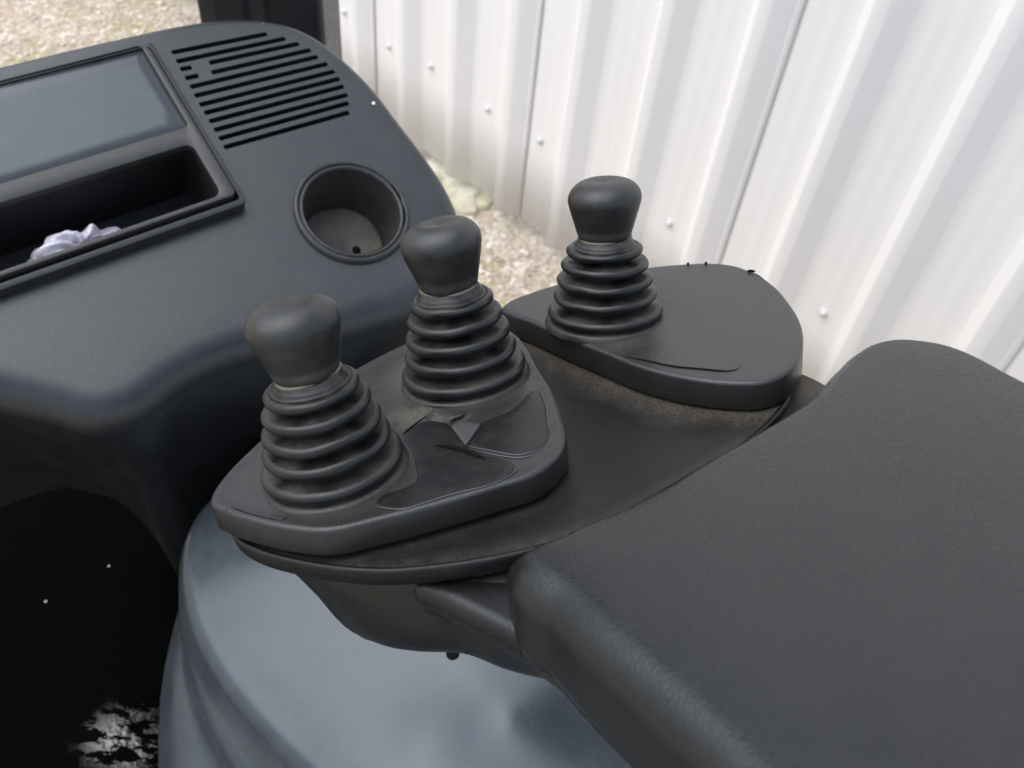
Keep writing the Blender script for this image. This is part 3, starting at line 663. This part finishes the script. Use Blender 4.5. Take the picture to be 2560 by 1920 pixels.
# ------------------------------------------------------------------ moulded cover below the console
H = Frame(at(900, 1650, 0.62), R @ np.array([-.12, .56, .82]), R @ np.array([1, 0, 0.]))
hl = [(585, 1235), (535, 1275), (505, 1325), (492, 1390), (494, 1450), (510, 1525), (548, 1610), (612, 1705), (705, 1810), (830, 1930), (980, 2080), (1250, 2300), (1700, 2350), (2100, 2000), (1950, 1500), (1500, 1150), (1100, 1020), (760, 1080), (650, 1170)]
hf = ccw(smooth_loop(H.pts(hl), 220)); hn = normals2(hf)
hy0, hy1 = H.px(500, 1330)[1], H.px(800, 1900)[1]
def hprof(i):
    t_ = float(np.clip((hy0-hf[i, 1])/(hy0-hy1), 0, 1.4)); f_ = .20+.70*t_**1.5
    fd = .0035*min(1, t_*1.4)                       # pressed folds fade out towards the top
    return [(.0030, .0003), (.0065, .0013), (.0100, .0032), (.0130, .0058), (.0155, .0090), (.0175, .0125), (.0195+.003*f_, .0165), (.0205+.010*f_, .0205+fd), (.0205+.018*f_, .0265+fd*.3), (.021+.028*f_, .0345-fd), (.021+.040*f_, .047), (.021+.056*f_, .060+fd), (.021+.074*f_, .068+fd*.2), (.021+.096*f_, .074-fd), (.021+.120*f_, .086), (.02+.16*f_, .096), (.02+.165*f_, .16)]
def hz(P):
    d = dist_loop(P, hf); b1, b2 = H.px(1085, 1860), H.px(1270, 1830)
    g1 = np.exp(-((P-b1)**2).sum(1)/(2*.020**2)); g2 = np.exp(-((P-b2)**2).sum(1)/(2*.022**2))
    return .012*np.clip(d/.10, 0, 1)**.8-.004*g1+.006*g2
cov = empty('engine_cover', H.w(0, 0, -.2), 'smooth glossy blue grey moulded cover below the lever console', 'cover')
slab('shell', H, hf, hprof, M['hood'], cov, grid=.008, zf=hz)
q = H.px(1140, 1647); hh = float(hz(np.array([q]))[0])
lathe('screw_hole', [(.0048, hh-.0006), (.0046, hh+.0006), (.0001, hh+.0006)], H.w(q[0], q[1], 0), H.n, M['crack'], cov, 20)

# cab floor with a wet black mat
mt, t, b = newmat('wet_floor_mat'); c = coords(t)
wm = nd(t, 'ShaderNodeMapping'); wm.inputs['Rotation'].default_value = (0, 0, rad(-35)); wm.inputs['Scale'].default_value = (0.35, 1, 1); t.links.new(c, wm.inputs['Vector'])
n1 = noise(t, c, 30, 5); n2 = noise(t, c, 140, 3)
v = nd(t, 'ShaderNodeTexVoronoi', Scale=38.0); t.links.new(c, v.inputs['Vector']); sc_ = nd(t, 'ShaderNodeSeparateColor'); t.links.new(v.outputs['Color'], sc_.inputs[0])
sp = math_(t, 'MULTIPLY', math_(t, 'LESS_THAN', v.outputs['Distance'], 0.055), math_(t, 'GREATER_THAN', sc_.outputs[0], 0.70))
t.links.new(mixc(t, sp, (0.0012, 0.0012, 0.0014, 1), (0.35, 0.34, 0.32, 1)), b.inputs['Base Color'])
t.links.new(ramp(t, n1, 0.3, 0.7, (0.10, 0.10, 0.10, 1), (0.25, 0.25, 0.25, 1)), b.inputs['Roughness']); t.links.new(math_(t, 'ADD', math_(t, 'MULTIPLY', math_(t, 'MULTIPLY', nd(t, 'ShaderNodeAttribute', attribute_name='dust_or_glint').outputs['Fac'], ramp(t, noise(t, wm.outputs[0], 120, 5, 0.65), 0.50, 0.53)), 1.0), 0.004), b.inputs['Specular IOR Level'])  # reflection masked to one streaky patch, imitating the sky highlight on the mat
bump(t, b, math_(t, 'ADD', n2, n1), 0.25, 0.002); M['mat'] = mt
FZ = 1.02
FF = Frame((0, 0, FZ), (0, 0, 1), (1, 0, 0))
fo = smooth_loop(FF.pts([(-700, 1300), (-300, 1180), (0, 1120), (300, 1150), (520, 1300), (560, 1600), (520, 1900), (420, 2150), (-200, 2400), (-800, 2000)]), 120)
tag(slab('floor_mat', FF, fo, [(.004, .001), (.006, .006), (.006, .02)], M['mat'], grid=.012, dust_or_glint=lambda P, z: np.clip(1.6-np.linalg.norm((P-FF.px(345, 1850))/np.array([.05, .03]), axis=1)*1.3, 0, 1), zf=lambda P: .004*(fbm(np.c_[P, P[:, 0]*0], 12)-.5)), 'shiny wet black floor mat in the footwell, lower left', 'mat')

# chassis plate under the cab, added to block light bounced off the gravel
ce = np.array([.10, .80]); w2 = wd[:2]; l2 = -wn[:2]
cp = np.array([ce+w2*.75, ce-w2*1.6, ce-w2*1.6+l2*1.4, ce+w2*.75+l2*1.4])
CFr = Frame((0, 0, .965), (0, 0, 1), (1, 0, 0))
cpoly = resample(ccw(cp), 80)
tag(slab('bounce_block_chassis', CFr, cpoly, [(.004, .001), (.006, .008), (.006, .45)], M['pillar'], close=True), 'black chassis plate added under the mat and moulded cover to block ground light', 'chassis')
